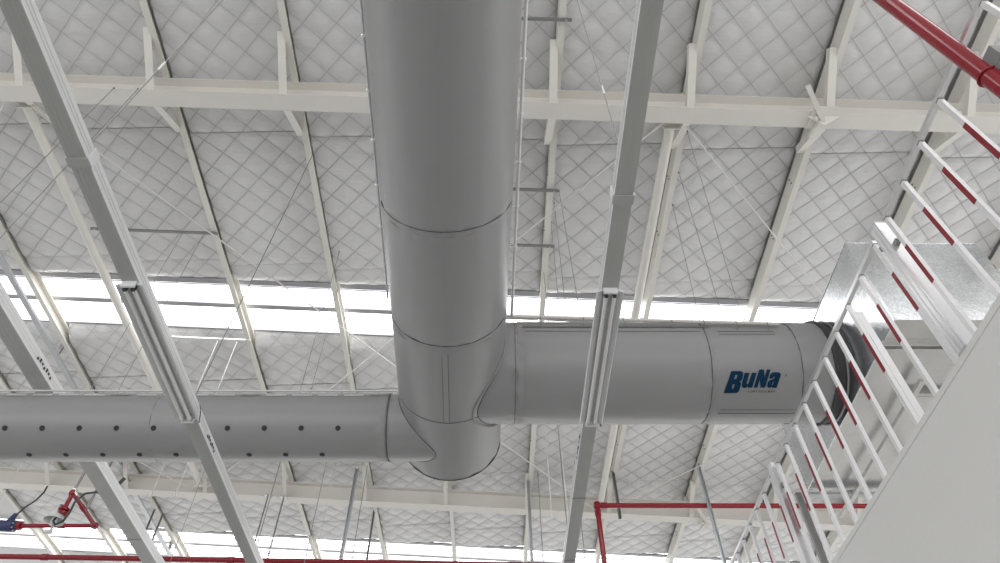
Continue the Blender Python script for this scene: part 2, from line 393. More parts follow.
# rounded closed end
m = MB(); n = 72; prof = [(RM-.004, YE), (RM-.02, YE+.03), (RM-.07, YE+.05), (RM*.6, YE+.065), (.02, YE+.07)]
vs = [ring_pt('y', cM, r, 2*math.pi*j/n, s) for r, s in prof for j in range(n)]
m.add(vs, [(i*n+j, i*n+(j+1) % n, (i+1)*n+(j+1) % n, (i+1)*n+j) for i in range(len(prof)-1) for j in range(n)], 0, True)
m.add(vs, [tuple(range((len(prof)-1)*n, len(prof)*n))]); m.build('end_cap', M['fabric'], duct)
ring('y', cM, RM+.001, YE-.005, .0035)
# branches
for i, (a, b) in enumerate(((XM+.05, .27), (.27, 1.985), (1.985, 2.80), (2.80, 3.12))):
    sleeve('x', cR, RR, a, b, 'branch_sleeve', seed=i+3, wr=.0045 if i else .006)
for s in (1.985, 2.80): ring('x', cR, RR-.004, s, .0028)
ring('x', cR, RR+.002, .225, .0022)
cuff('x', cR, RR+.004, .25, .30); cuff('x', cR, RR+.003, 2.02, 2.07); cuff('x', cR, RR+.002, 2.92, 2.94)
sleeve('x', cR, RR-.004, 3.12, 3.25, 'flexible_connector', mt='zipper', wr=.004)
ring('x', cR, RR+.006, 3.10, .014, 'strap', 'zipper'); ring('x', cR, RR+.004, 3.20, .012, 'strap', 'strutd')
for i, (a, b) in enumerate(((-.98, XM-.05), (-3.186, -.98), (-6.0, -3.186), (-9.5, -6.0))):
    sleeve('x', cL, RL, a, b, 'branch_sleeve', n=60, caps=(i == 3, False), seed=i+9, wr=.004 if i < 2 else .002, pinch=((.012, .012), (.002, .012), (.003, .002), (.003, .003))[i])
ring('x', cL, RL-.001, -.975, .0035); ring('x', cL, RL-.002, -3.186, .0022, 'fine_seam', 'fabric2')
cuff('x', cL, RL+.003, -1.08, -.99)
# seams where the branches meet the main run (curve on the main surface)
def junction(cy, cz, R, sg, name='junction_seam', r=.0035, off=0.0, rr=0.0, mt='seam'):
    pts = []
    for j in range(121):
        t = 2*math.pi*j/120; y = cy + (R+rr)*math.sin(t); z = cz - (R+rr)*math.cos(t)
        dz = z-ZM; q = RM**2 - dz**2
        pts.append((xm(y) + sg*(math.sqrt(max(q, 0)) + off), y, z))
    MB().poly(pts[:-1], r, 5, closed=True).build(name, M[mt], duct)
junction(YR, ZR2, RR, 1, off=.004); junction(YR, ZR2, RR, 1, 'junction_welt', .012, .004, .022, 'fabric2')
junction(YL, ZL, RL, -1, off=.004)
# lower cross seam and the zip strap between the zip ring and that seam
ring('y', cM, RM+.001, 4.97, .0030, n=50, t0=-1.15, t1=1.0)
for dt in (-.055, .045):
    MB().poly([ring_pt('y', cM, RM+.0005, -.02+dt, s) for s in np.linspace(4.08, 4.96, 16)], .0018, 5).build('seam', M['seam'], duct)
vs = [ring_pt('y', cM, RM+.004, -.025 + d, s) for s in np.linspace(4.08, 4.96, 16) for d in (-.045, 0, .045)]
MB().add(vs, [(i*3+j, i*3+j+1, i*3+j+4, i*3+j+3) for i in range(15) for j in range(2)], 0, True).build('zip_strap', M['fabric2'], duct)
# long flat seams along the right branch
def along(t, x0, x1, r=.003, name='seam', dx=.003):
    MB().poly([ring_pt('x', cR, RR+dx, t, x) for x in np.linspace(x0, x1, 14)], r, 5).build(name, M['seam'], duct)
def t_right(v):                                # surface angle on the right branch seen along y/z = v
    return min((abs((YR + RR*math.sin(t))/(ZR2 - RR*math.cos(t)) - v), t) for t in np.linspace(-2.25, .6, 1200))[1]
along(t_right(1.203), 2.08, 2.79, .0016); along(t_right(1.216), 2.07, 2.79, .0024)
tk = t_right(.962); along(tk, .32, 1.95, .0018); along(tk, 2.10, 2.62, .0022); along(t_right(.97), 2.10, 2.62, .0018)
# nozzles on the left branch: two rows
holem = {}
def nozzle(t, x):
    if t not in holem:
        nrm = V3((0, math.sin(t), -math.cos(t))); m = MB(); m.tube(nrm*(-.01), nrm*.004, .025, 16); m.tube(nrm*.004, nrm*.006, .019, 14)
        holem[t] = m.mesh('nozzle', M['hole'])
    inst(holem[t], 'nozzle', duct, ring_pt('x', cL, RL, t, x))
tA = -(math.pi/2 - math.atan2(ZL, YL)) ; zA = ZL - RL*math.cos(tA)
T1 = -math.atan2(YL, ZL) + .01               # row facing the eye
def px_row(t, q):                              # x on the surface for a sight line x/z
    return q*(ZL - RL*math.cos(t))
def t_for(v):                                  # which surface angle a pixel row v sees
    best = min((abs((YL + RL*math.sin(t))/(ZL - RL*math.cos(t)) - v), t) for t in np.linspace(-2.19, .55, 1500)); return best[1]
tr1, tr2 = t_for(1.269), t_for(1.368)
for k in range(23):
    nozzle(tr1, px_row(tr1, -.347) - .343*k)
    nozzle(tr2, px_row(tr2, -.398) - .343*k)
# logo printed on the right branch: each glyph is fitted to its box and wrapped on the cylinder
import bmesh
def on_branch(u, v, off):
    k = ray(u, v); a = k.y**2 + k.z**2; b = -2*(k.y*YR + k.z*ZR2); c = YR**2 + ZR2**2 - (RR+off)**2
    return k*((-b - math.sqrt(b*b - 4*a*c))/(2*a))
def glyph(ch, bold, x0, x1, y0, y1, sh, mt, name, cuts=10):
    cu = bpy.data.curves.new('glyph', 'FONT'); cu.body = ch; cu.size = 1; cu.offset = bold; cu.resolution_u = 4
    tmp = bpy.data.objects.new('glyph', cu); COL.objects.link(tmp)
    me = bpy.data.meshes.new_from_object(tmp.evaluated_get(bpy.context.evaluated_depsgraph_get())); bpy.data.objects.remove(tmp)
    bm = bmesh.new(); bm.from_mesh(me)
    lo = [min(v.co[k] for v in bm.verts) for k in (0, 1)]; hi = [max(v.co[k] for v in bm.verts) for k in (0, 1)]
    for k in range(1, cuts):
        bmesh.ops.bisect_plane(bm, geom=bm.verts[:]+bm.edges[:]+bm.faces[:], plane_co=(0, lo[1]+(hi[1]-lo[1])*k/cuts, 0), plane_no=(0, 1, 0))
    for v in bm.verts:
        fx, fy = (v.co.x-lo[0])/(hi[0]-lo[0]), (v.co.y-lo[1])/(hi[1]-lo[1])
        py = y1 + (y0-y1)*fy; p = x0 + (x1-x0)*fx + sh*(y1-py)
        v.co = on_branch(p, py, .007) - BASE[duct.name]
    bm.to_mesh(me); bm.free(); me.materials.clear(); me.materials.append(M[mt]); me.name = name
    o = bpy.data.objects.new(name, me); COL.objects.link(o); o.parent = duct; return o
LG = lambda x, y: (715 + x/12.5, 360 + y/12.5)
from mathutils.geometry import tessellate_polygon
LOGO = [
 [[(205,138),(318,138),(345,148),(353,170),(345,220),(333,250),(308,270),(322,285),(325,305),(308,365),(295,395),(270,412),(112,415)],
  [(256,184),(279,184),(273,225),(262,238),(240,238)], [(224,300),(250,300),(240,345),(228,362),(203,362)]],
 [[(372,160),(432,160),(396,288),(398,300),(408,302),(420,288),(462,160),(522,160),(465,345),(408,345),(413,328),(385,348),(352,346),(336,328),(338,290)]],
 [[(555,118),(612,118),(622,215),(648,118),(696,118),(626,345),(570,345),(558,240),(530,345),(485,345)]],
 [[(705,165),(735,153),(795,153),(822,170),(820,200),(770,348),(710,348),(715,330),(688,348),(664,345),(650,322),(660,280),(682,255),(738,236),(748,212),(736,204),(722,230),(678,230),(688,190)],
  [(722,276),(740,268),(724,310),(706,318)]]]
for loops in LOGO:
    L3 = [[Vector((x, -y, 0)) for x, y in lp] for lp in loops]; tri = tessellate_polygon(L3); pts = [p for lp in L3 for p in lp]
    me = bpy.data.meshes.new('logo_letter'); me.from_pydata([tuple(p) for p in pts], [], [tuple(f) for f in tri])
    bm = bmesh.new(); bm.from_mesh(me)
    for yy in range(120, 420, 20):
        bmesh.ops.bisect_plane(bm, geom=bm.verts[:]+bm.edges[:]+bm.faces[:], plane_co=(0, -yy, 0), plane_no=(0, 1, 0))
    for v in bm.verts: v.co = on_branch(*LG(v.co.x, -v.co.y), .007) - BASE[duct.name]
    bm.to_mesh(me); bm.free(); me.materials.append(M['logo'])
    o = bpy.data.objects.new('logo_letter', me); COL.objects.link(o); o.parent = duct
for k, ch in enumerate('LUFTZSULBEN'):
    (a, c), (b, e) = LG(415 + 31*k, 381), LG(415 + 31*k + 21, 404); glyph(ch, .01, a, b, c, e, .15, 'ink', 'caption_letter', 2)
(a, c), (b, e) = LG(880, 178), LG(900, 205); glyph('R', .01, a, b, c, e, 0, 'ink', 'trade_mark', 2)

# ------------------------------------------------------------------ suspension rails beside the duct
def rail(name, a, b, r, lab, hooks, mt='alu', hang=None):
    t = thing(name, (V3(a)+V3(b))/2, lab, 'rail'); MB().tube(a, b, r, 10).build('pole', M[mt], t)
    d = V3(b)-V3(a)
    for h in hooks: hang(t, V3(a)+d*h)
    return t
def hook_main(sg):
    def f(t, p):
        m = MB(); m.tube(p + V3((0, -.008, 0)), p + V3((0, .008, 0)), .021, 8)
        m.poly([p, p+V3((-sg*.05, 0, -.02)), p + V3((-sg*.09, 0, -.05))], .006, 5); m.build('hook', M['alu'], t)
    return f
hk = [i/20 for i in range(1, 20)]
XRR, ZRR, YRR = .209, 4.80, 4.43
rail('suspension_rail', (XRR+.095, -3.9, ZRR), (XRR-.01, YRR, ZRR), .0135, 'pale suspension pole along the duct side that faces the lamp-lined branch', hk, hang=hook_main(1))
rail('suspension_rail', (-.752, -3.9, ZRR), (-.945, 4.2, ZRR), .010, 'thin suspension pole along the duct side that faces the hole-dotted branch', hk, 'strut', hang=hook_main(-1))
def hook_branch(t, p):
    MB().poly([p + V3((0, -.014, .016)), p + V3((0, -.017, -.01)), p + V3((0, -.012, -.07)), p + V3((0, .05, -.10))], .004, 5).build('hook', M['strutd'], t)
    MB().tube(p + V3((-.006, 0, 0)), p + V3((.006, 0, 0)), .020, 8).build('hook_collar', M['alu'], t)
rb = rail('suspension_rail', (XRR-.012, YRR, ZRR+.005), (2.70, YRR-.01, ZRR-.10), .017, 'cream suspension pole hooked along the top of the logo branch', [.11, .27, .42, .60, .72, .84, .955], 'cream', hang=hook_branch)
# grey keder strip lying on the branch, reached by the hooks
m = MB(); xs = np.linspace(.30, 2.05, 20)
vs = [ring_pt('x', cR, RR+.008, t_right(.9500) + d, x) for x in xs for d in (-.03, .03)]
m.add(vs, [(2*i, 2*i+1, 2*i+3, 2*i+2) for i in range(19)], 0, True); m.build('keder_strip', M['strutd'], duct)
t = rail('suspension_rail', (-9.4, 5.263, 4.61), (-.92, 5.263, 4.61), .010, 'thin white pole above the hole-dotted branch', [], 'wirew', hang=None)
for k in range(34):
    x = -.98 - .25*k
    MB().add([ring_pt('x', cL, RL+.006, t_for(1.1575) + d, x + e) for d, e in ((-.04, 0), (-.04, -.19), (.03, -.19), (.03, 0))], [(0, 1, 2, 3)]).build('rail_clip', M['alu'] if k % 5 else M['strutd'], t)

# ------------------------------------------------------------------ lamp trunking with tube lamps
ZT, TH, TW = 3.15, .095, .10
def trunk(xc, y0, y1, lab, collars, marks, ZT=ZT, TH=TH, TW=TW, joints=(), pitch=.030):
    t = thing('lamp_trunking', (xc, (y0+y1)/2, ZT), lab, 'light fitting')
    w = TW/2
    MB().box((xc-w, y0, ZT), (xc+w, y1, ZT+TH)).build('trunk_body', M['trunks'], t)
    m = MB(); m.box((xc-w, y0, ZT-.004), (xc+w, y1, ZT))
    for d in (-.3, -.05, .2): m.box((xc+d*TW-.003, y0, ZT-.0055), (xc+d*TW+.003, y1, ZT-.004))
    m.build('cover_strip', M['trunkb'], t)
    for s in (-1, 1):
        for z in (.36, .62):
            MB().box((xc+s*w-.002 if s < 0 else xc+w, y0, ZT+z*TH-.002), (xc-w if s < 0 else xc+w+.002, y1, ZT+z*TH+.002)).build('side_rib', M['lampw'], t)
    for y in collars:
        MB().box((xc-w-.007, y-.028, ZT-.010), (xc+w+.007, y+.028, ZT-.0035)).build('joint_collar', M['trunkb'], t)
        for s in (-1, 1): MB().box((xc+s*(w+.005)-.004, y-.03, ZT-.004), (xc+s*(w+.005)+.004, y+.03, ZT+TH)).build('collar_cheek', M['trunks'], t)
        MB().box((xc-.02, y-.03, ZT+TH), (xc+.02, y+.03, ZT+TH+.03)).build('hanger_clip', M['strut'], t)
    for y in joints: MB().box((xc-w-.003, y-.006, ZT-.008), (xc+w+.003, y+.006, ZT-.004)).build('joint_strip', M['strutd'], t)
    for y, s in marks:
        for k in range(7):
            MB().box((xc + s*(w+.0005), y+pitch*k, ZT+TH*(.30+.06*(k % 3))), (xc + s*(w+.0035), y+pitch*(k+.55), ZT+TH*(.5+.08*((k*5) % 3)))).build('stamp_mark', M['mark'], t)
    return t
LAMPS = []
def lamp(xc, y0, lab, L=1.235):
    t = thing('tube_lamp', (xc, y0+L/2, ZT), lab, 'lamp')
    m = MB(); w = .082
    prof = [(-w, -.026), (-w+.006, -.034), (-.030, -.012), (.030, -.012), (w-.006, -.034), (w, -.026), (w*.62, -.0045), (-w*.62, -.0045)]
    m.prism(prof, (xc, y0, ZT), (xc, y0+L, ZT)); m.build('reflector', M['lampw'], t)
    MB().box((xc-.042, y0-.012, ZT-.050), (xc+.042, y0+.002, ZT-.004)).build('end_plate', M['trunks'], t)
    MB().box((xc-.042, y0+L-.002, ZT-.050), (xc+.042, y0+L+.010, ZT-.004)).build('end_plate', M['trunks'], t)
    for s in (-.025, .025):
        tb = MB().tube((xc+s, y0+.05, ZT-.036), (xc+s, y0+L-.05, ZT-.036), .0125, 14).build('tube', M['tube'], t)
        for ya, yb in ((y0+.03, y0+.055), (y0+L-.055, y0+L-.03)):
            MB().tube((xc+s, ya, ZT-.036), (xc+s, yb, ZT-.036), .0135, 12).build('tube_cap', M['aluside'], tb)
        for ya in (y0+.012, y0+L-.03):
            MB().box((xc+s-.010, ya, ZT-.052), (xc+s+.010, ya+.018, ZT-.010)).build('lamp_holder', M['dark'] if ya < y0+.1 else M['lampw'], t)
    MB().poly([(xc+.05, y0+L-.02, ZT-.02), (xc+.075, y0+L+.03, ZT-.03), (xc+.072, y0+L-.01, ZT+.05), (xc+.055, y0+L-.02, ZT+.09)], .0035, 5).build('wire_clip', M['dark'], t)
XT1, XT2, XT3 = -2.124, .715, -4.71
trunk(XT1, -2.5, 8.4, 'grey lamp trunking with pale side, crossing under the hole-dotted branch', [1.83, 7.6], [(4.13, 1)])
trunk(XT2, -2.5, 7.2, 'grey ribbed lamp trunking hanging beneath the logo branch', [2.04], [(4.12, -1)], joints=[4.88, 5.86], pitch=.045)
trunk(XT3, -2.5, 13.0, 'wide grey trunking with pale side, passing above the hole-dotted branch near the red valve pipe', [], [(5.15, 1)], ZT=4.9, TH=.14, TW=.19, joints=[8.55], pitch=.05)
lamp(XT1, 2.635, 'twin-tube fluorescent lamp, unlit, in front of the hole-dotted branch'); lamp(XT2, 2.675, 'twin-tube fluorescent lamp, unlit, in front of the logo branch')

# ------------------------------------------------------------------ mezzanine wall, railing, riser
XW, ZW, ZRL = 2.497, 2.545, 3.645
mz = MB().box((XW, -6, -1.6), (XW+.2, 12, ZW-.04)); mz.box((XW+.2, -6, ZW-.25), (XW+5.5, 12, ZW))
mzo = structure(mz.build('wall_mezzanine', M['white'], base=(XW, 3, -1.6)))
MB().box((XW-.004, -6, ZW-.04), (XW+.2, 12, ZW)).build('edge_cap', M['white'], mzo)
XF = XW + .022
tubem = MB().box((-.0145, -.0145, 0), (.0145, .0145, ZRL-.030-ZW)).mesh('baluster', M['alu'])
redm = MB().box((-.0165, -.0150, 2.985-ZW), (-.0145, .0150, 3.322-ZW)).box((-.0150, .0145, 2.985-ZW), (.0150, .0165, 3.322-ZW)).mesh('red_band', M['red'])
feet = MB().box((-.016, -.016, -.008), (.016, .016, .001)).mesh('weld_collar', M['strutd'])
def panel_fence(ys, lab):
    y0, y1 = min(ys), max(ys)
    t = thing('guard_rail', (XF, (y0+y1)/2, ZW), lab, 'railing')
    MB().box((XF-.0155, y0-.0155, ZRL-.030), (XF+.0155, y1+.0155, ZRL)).build('top_rail', M['aluside'], t)
    for y in ys:
        b = inst(tubem, 'baluster', t, (XF, y, ZW)); BASE[b.name] = V3((XF, y, ZW))
        r = inst(redm, 'red_band', b, (XF, y, ZW)); c = inst(feet, 'weld_collar', b, (XF, y, ZRL-.030))
pitch = .2665
panel_fence([2.475 - pitch*k for k in range(10)], 'white aluminium guard rail panel with red bands beside the red riser pipe')
panel_fence([2.69 + .2645*k for k in range(10)], 'white aluminium guard rail panel with red bands in front of the galvanised box')
panel_fence([5.27 + pitch*k for k in range(10)], 'white aluminium guard rail panel with red bands crossing in front of the red sprinkler pipe')
for y, lab in ((2.578, 'wide aluminium rail post with clips, beside the galvanised box'), (5.162, 'wide aluminium rail post before the red sprinkler pipe')):
    t = thing('rail_post', (XF, y, ZW), lab, 'post')
    MB().box((XF-.040, y-.040, ZW), (XF+.040, y+.040, ZRL+.012)).build('profile', M['aluside'], t)
    for dx in (-.02, .02): MB().box((XF-.0425, y+dx-.006, ZW), (XF-.040, y+dx+.006, ZRL)).build('profile_rib', M['alu'], t)
    MB().box((XF-.042, y-.042, ZRL+.012), (XF+.042, y+.042, ZRL+.018)).build('cap', M['alu'], t)
    for s in (-1, 1):
        for z in ((3.50,) if s > 0 else (3.40,)): MB().box((XF-.022, y+s*.040, z), (XF+.006, y+s*.078, z+.032)).build('clip', M['strutd'], t)
XRI, YRI = 2.75*math.sin(math.radians(60.72)), 2.75*math.cos(math.radians(60.72))
t = thing('riser_pipe', (XRI, YRI, -1.6), 'thick glossy red vertical riser pipe beside the railing', 'pipe')
MB().tube((XRI, YRI, -1.6), (XRI, YRI, 7.2), .046, 28).build('pipe', M['redpipe'], t)
for z in (3.17, .6, 5.6):
    MB().poly([(XRI + .050*math.cos(a), YRI + .050*math.sin(a), z) for a in np.linspace(0, 2*math.pi, 25)[:-1]], .007, 6, closed=True).build('clamp_ring', M['redpipe'], t)
    MB().box((XRI+.0, YRI-.115, z-.01), (XRI+.075, YRI-.04, z+.10)).build('clamp_block', M['strutd'], t)

# ------------------------------------------------------------------ galvanised box on its stand
XB0, XB1, YB0, YB1, ZB0, ZB1 = 3.25, 4.45, 3.75, 6.12, 4.04, 5.07
t = thing('plenum_box', (3.85, 4.9, ZB0), 'shiny galvanised sheet metal plenum box behind the railing, joined to the logo branch', 'duct box')
def sheet(a, b, c, e, n, name, mt, amp, sd):
    # slightly oil-canned sheet panel
    vs = []; A, B, C, D = map(V3, (a, b, c, e)); nr = (B-A).cross(D-A).normalized(); r = random.Random(sd); ph = [r.random()*6 for _ in range(4)]
    for i in range(n+1):
        for j in range(n+1):
            u, v = i/n, j/n; p = A.lerp(B, u).lerp(D.lerp(C, u), v)
            w = math.sin(math.pi*u)*math.sin(math.pi*v)*(math.sin(3.1*u+ph[0])*math.sin(4*v+ph[1]) + .6*math.sin(7*u+5*v+ph[2]))
            vs.append(p + nr*amp*w)
    MB().add(vs, [(i*(n+1)+j, i*(n+1)+j+1, (i+1)*(n+1)+j+1, (i+1)*(n+1)+j) for i in range(n) for j in range(n)], 0, True).build(name, M[mt], t)
sheet((XB0, YB0, ZB0), (XB1, YB0, ZB0), (XB1, YB0, ZB1), (XB0, YB0, ZB1), 20, 'near_panel', 'galv', .004, 1)
sheet((XB0, YB1, ZB0), (XB0, YB0, ZB0), (XB0, YB0, ZB1), (XB0, YB1, ZB1), 24, 'duct_side_panel', 'galv', .004, 2)
sheet((XB0, YB0, ZB0), (XB0, 4.02, ZB0), (XB1, 4.02, ZB0), (XB1, YB0, ZB0), 10, 'bottom_panel', 'galvb', .003, 3)
sheet((XB0, 4.02, ZB0), (XB0, YB1, ZB0), (XB1+.3, YB1, ZB0), (XB1+.3, 4.02, ZB0), 30, 'bottom_panel', 'galvb', .016, 4)
m = MB().box((XB0, YB0, ZB1-.01), (XB1, YB1, ZB1)); m.box((XB1-.01, YB0, ZB0), (XB1, YB1, ZB1)); m.box((XB0, YB1-.01, ZB0), (XB1, YB1, ZB1)); m.build('casing', M['galv'], t)
for y in (4.0, 4.05): MB().box((XB0-.02, y-.006, ZB0-.04), (XB1+.3, y+.006, ZB0+.0)).build('flange', M['galvb'], t)
for p, q in (((XB0, YB0, ZB0), (XB0, YB0, ZB1)), ((XB0, YB0, ZB0), (XB0, YB1, ZB0)), ((XB0, YB0, ZB1), (XB1, YB0, ZB1)), ((XB0, YB1, ZB0), (XB0, YB1, ZB1)), ((XB0, YB0, ZB1), (XB0, YB1, ZB1))):
    MB().tube(p, q, .007, 6).build('folded_edge', M['galv'], t)
ZS = ZB0 - .055
t = thing('box_stand', (3.85, 4.9, ZW), 'grey angle-steel stand carrying the galvanised plenum box', 'stand')
for y in (4.62, YB1-.02): angle((XB0-.04 if y > 5 else 3.62, y, ZS-.03), (XB1+.4, y, ZS-.03), .06).build('cross_bar', M['galvb'] if y < 5 else M['strut'], t)
xl = ray(870, 470).x/ray(870, 470).z*(ZS-.06)
for x in (xl, 4.55): MB().box((x-.022, YB0+.6, ZS-.065), (x+.022, YB1+.35, ZS-.030)).build('long_bar', M['galvb'], t)
for x in (3.12, 4.40):
    for y in (4.62, YB1-.02):
        if x < 4 and y < 5: continue
        MB().box((x-.03, y-.02, ZW), (x+.03, y+.02, ZS-.0)).build('leg', M['strutd'], t)
p0 = atx(856, 314, 2.90)
t = thing('support_post', (2.90, p0.y, ZW), 'bright flat aluminium post standing behind the railing before the box', 'post')
MB().box((2.90, p0.y-.012, ZW), (2.955, p0.y+.012, p0.z)).build('profile', M['alu'], t)
MB().box((2.897, p0.y-.015, p0.z), (2.958, p0.y+.015, p0.z+.01)).build('cap', M['alu'], t)

# ------------------------------------------------------------------ red sprinkler pipes
def redpipe(name, pts, r, lab, fittings=()):
    t = thing(name, pts[0], lab, 'pipe')
    for a, b in zip(pts[:-1], pts[1:]): MB().tube(a, b, r, 16).build('pipe', M['redpipe'], t)
    for p in pts[1:-1]:
        m = MB(); p = V3(p); n = 8
        for a in range(3): m.tube(p - V3((0, 0, 1) if a == 0 else ((1, 0, 0) if a == 1 else (0, 1, 0)))*r*1.25, p + V3((0, 0, 1) if a == 0 else ((1, 0, 0) if a == 1 else (0, 1, 0)))*r*1.25, r*1.22, 14)
        m.build('elbow', M['redpipe'], t)
    for f, ax in fittings: 
        p = V3(f); d = V3(ax)*.05; MB().tube(p-d, p+d, r*1.25, 14).build('coupling', M['redpipe'], t)
    return t
zc = 6.48; pA = atz(597, 505.5, zc); yc = pA.y
redpipe('sprinkler_pipe', [(9.5, yc+.05, zc), (pA.x, yc, zc), (pA.x, yc, -1.6)], .042, 'red sprinkler pipe turning down at an elbow behind the logo branch and railing', [((pA.x+.12, yc, zc), (1, 0, 0)), ((pA.x, yc, zc-.14), (0, 0, 1))])
zc2 = 5.75; a0, a1 = atz(0, 556.5, zc2), atz(440, 563.5, zc2); dd = (a1-a0)/(a1.x-a0.x)
redpipe('sprinkler_pipe', [a0 - dd*4, a1 + dd*2.5], .042, 'long straight red sprinkler pipe crossing behind the hole-dotted branch', [(a0.lerp(a1, .52), (1, 0, 0)), (a0.lerp(a1, .1), (1, 0, 0))])
zc3 = 6.3; c0, c1, c2 = atz(-40, 526, zc3), atz(96, 527.5, zc3), atz(74, 493, zc3)
c1 = V3((c1.x, c0.y, zc3)); c2 = V3((c1.x, c2.y, zc3)); c3 = c2 + V3((0, 0, -.34))
vt = redpipe('valve_pipe', [c0, c1, c2, c3], .034, 'red bent valve pipe with hanging hose and dark blue valve, beside trunking', [(c1 + (c2-c1)*.55, (0, 1, 0)), (c1 + V3((-.55, 0, 0)), (1, 0, 0))])
m = MB(); m.tube(c3 + V3((0, 0, .06)), c3 + V3((0, 0, .02)), .085, 16); m.tube(c3, c3 + V3((0, 0, -.04)), .075, 16); m.build('flange', M['redpipe'], vt)
m = MB(); m.tube(c2 + V3((0, -.03, .02)), c2 + V3((0, .05, .02)), .055, 12); m.build('pipe_clamp', M['galvb'], vt)
e = c3 + V3((0, 0, -.05))
MB().poly([e + V3(p) for p in ((-.05, 0, .0), (-.07, 0, -.10), (0, -.02, -.17), (.10, -.03, -.12), (.13, -.03, .05), (.12, -.02, .22), (.20, 0, .38), (.36, .02, .42), (.50, .03, .36), (.60, .03, .45), (.66, .03, .62))], .017, 8).build('hose', M['dark'], vt)
MB().tube(e + V3((.58, .03, .44)), e + V3((.68, .03, .68)), .03, 10).build('hose_end', M['dark'], vt)
for p, q in ((c2 + V3((.0, 0, .03)), V3((c2.x+.03, c2.y, ZP + zr(c2.x) - .3))), (c1.lerp(c2, .45), c1.lerp(c2, .45) + V3((0, .05, 1.2)))):
    MB().beam(p, q, .03, .03).build('hanger_strut', M['strutd'], vt)
b = atz(8, 526, zc3)
b = V3((b.x, c0.y, zc3)); m = MB(); m.tube(b + V3((-.20, 0, 0)), b + V3((.10, 0, 0)), .085, 16, r2=.10); m.tube(b + V3((.10, 0, 0)), b + V3((.16, 0, 0)), .075, 16); m.tube(b + V3((-.02, 0, .05)), b + V3((.02, 0, .22)), .06, 12, r2=.035); m.build('valve_body', M['blue'], vt)
m = MB()
for k in range(8):
    a = k*math.pi/4
    for xx in (-.21, .11): m.tube(b + V3((xx, .085*math.cos(a), .085*math.sin(a))), b + V3((xx+.02, .085*math.cos(a), .085*math.sin(a))), .014, 6)
m.build('valve_bolts', M['strut'], vt)
MB().tube(b + V3((.16, 0, 0)), b + V3((.22, 0, 0)), .07, 16).build('flange', M['redpipe'], vt)
MB().poly([b + V3(p) for p in ((.03, 0, .2), (.10, 0, .34), (.24, -.02, .48), (.30, -.03, .62), (.30, -.03, .74))], .015, 6).build('cable', M['dark'], vt)
w = atz(56, 517, 5.9); t = thing('bay_lamp', w, 'small white bell-shaped hanging lamp below the red valve pipe', 'lamp')
prof = [(.03, .18), (.06, .15), (.09, .08), (.13, -.02), (.15, -.07)]
m = MB(); n = 24; vs = [w + V3((r*math.cos(2*math.pi*j/n), r*math.sin(2*math.pi*j/n), z)) for r, z in prof for j in range(n)]
m.add(vs, [(i*n+j, i*n+(j+1) % n, (i+1)*n+(j+1) % n, (i+1)*n+j) for i in range(len(prof)-1) for j in range(n)], 0, True); m.build('shade', M['lampw'], t)
m = MB(); m.tube(w + V3((0, 0, .14)), w + V3((0, 0, .20)), .035, 12); m.build('cap', M['dark'], t)
m = MB(); m.tube(w + V3((0, 0, -.02)), w + V3((0, 0, -.14)), .05, 12, r2=.03); m.build('lens', M['tube'], t)
m = MB(); m.tube(w + V3((.02, 0, -.10)), w + V3((.03, 0, -.24)), .016, 8); m.box(w + V3((-.04, -.02, -.27)), w + V3((.06, .02, -.23))); m.build('bracket', M['strut'], t)

# ------------------------------------------------------------------ trapeze bars, hanger struts, wires
def bar_thing(a, b, lab, mt='strutd', w=.041, name='strut_bar', grp=None):
    t = thing(name, (V3(a)+V3(b))/2, lab, 'strut', grp); d = (V3(b)-V3(a)).normalized(); u = V3((0, 0, 1)) if abs(d.z) < .9 else V3((0, -1, 0))
    h = w/2
    MB().prism([(-h, -h), (h, -h), (h, h), (h-.004, h), (h-.004, -h+.004), (-h+.004, -h+.004), (-h+.004, h), (-h, h)], a, b, up=u).build('channel', M[mt], t)
    L = (V3(b)-V3(a)).length; s = d.cross(u).normalized()
    for k in range(2): 
        p = V3(a) + d*(L-.06 if k else .06); MB().tube(p - u*(h+.006), p - u*(h-.004), .013, 8).build('bolt', M['strut'], t)
    return t
for y in (2.54, 4.66, 5.53):
    bar_thing((-.90, y, ZP-.022-zr(-.90)*-1), (.85, y, ZP-.022+zr(.85)), 'short grey trapeze strut across two purlins above the long duct', w=.03, grp='trapeze struts above the duct')
bar_thing((-5.45, 5.53, ZP-.022+zr(-5.45)), (-3.70, 5.53, ZP-.022+zr(-3.70)), 'dark grey trapeze strut across two purlins before the skylight', w=.03)
bar_thing((-5.45, 7.56, ZP-.022+zr(-5.45)), (-3.70, 7.56, ZP-.022+zr(-3.70)), 'white trapeze strut across two purlins at the far skylight edge', 'wirew', w=.03)
def wire(p, zb, lab, grp, r=.004, mt='wire', ball=False, q=None):
    p = V3(p); q = V3(q) if q is not None else V3((p.x, p.y, zb))
    t = thing('suspension_wire', q, lab, 'wire', grp); MB().tube(p, q, r, 6).build('wire', M[mt], t)
    MB().box(p - V3((.008, .008, .012)), p + V3((.008, .008, .008))).build('top_clamp', M['strutd'], t)
    if ball: MB().tube(q - V3((0, 0, .03)), q + V3((0, 0, .03)), .013, 8).build('end_clip', M['wirew'], t)
    return t
zpu = lambda x: ZP + zr(x)
g = 'wires holding lamp trunking'
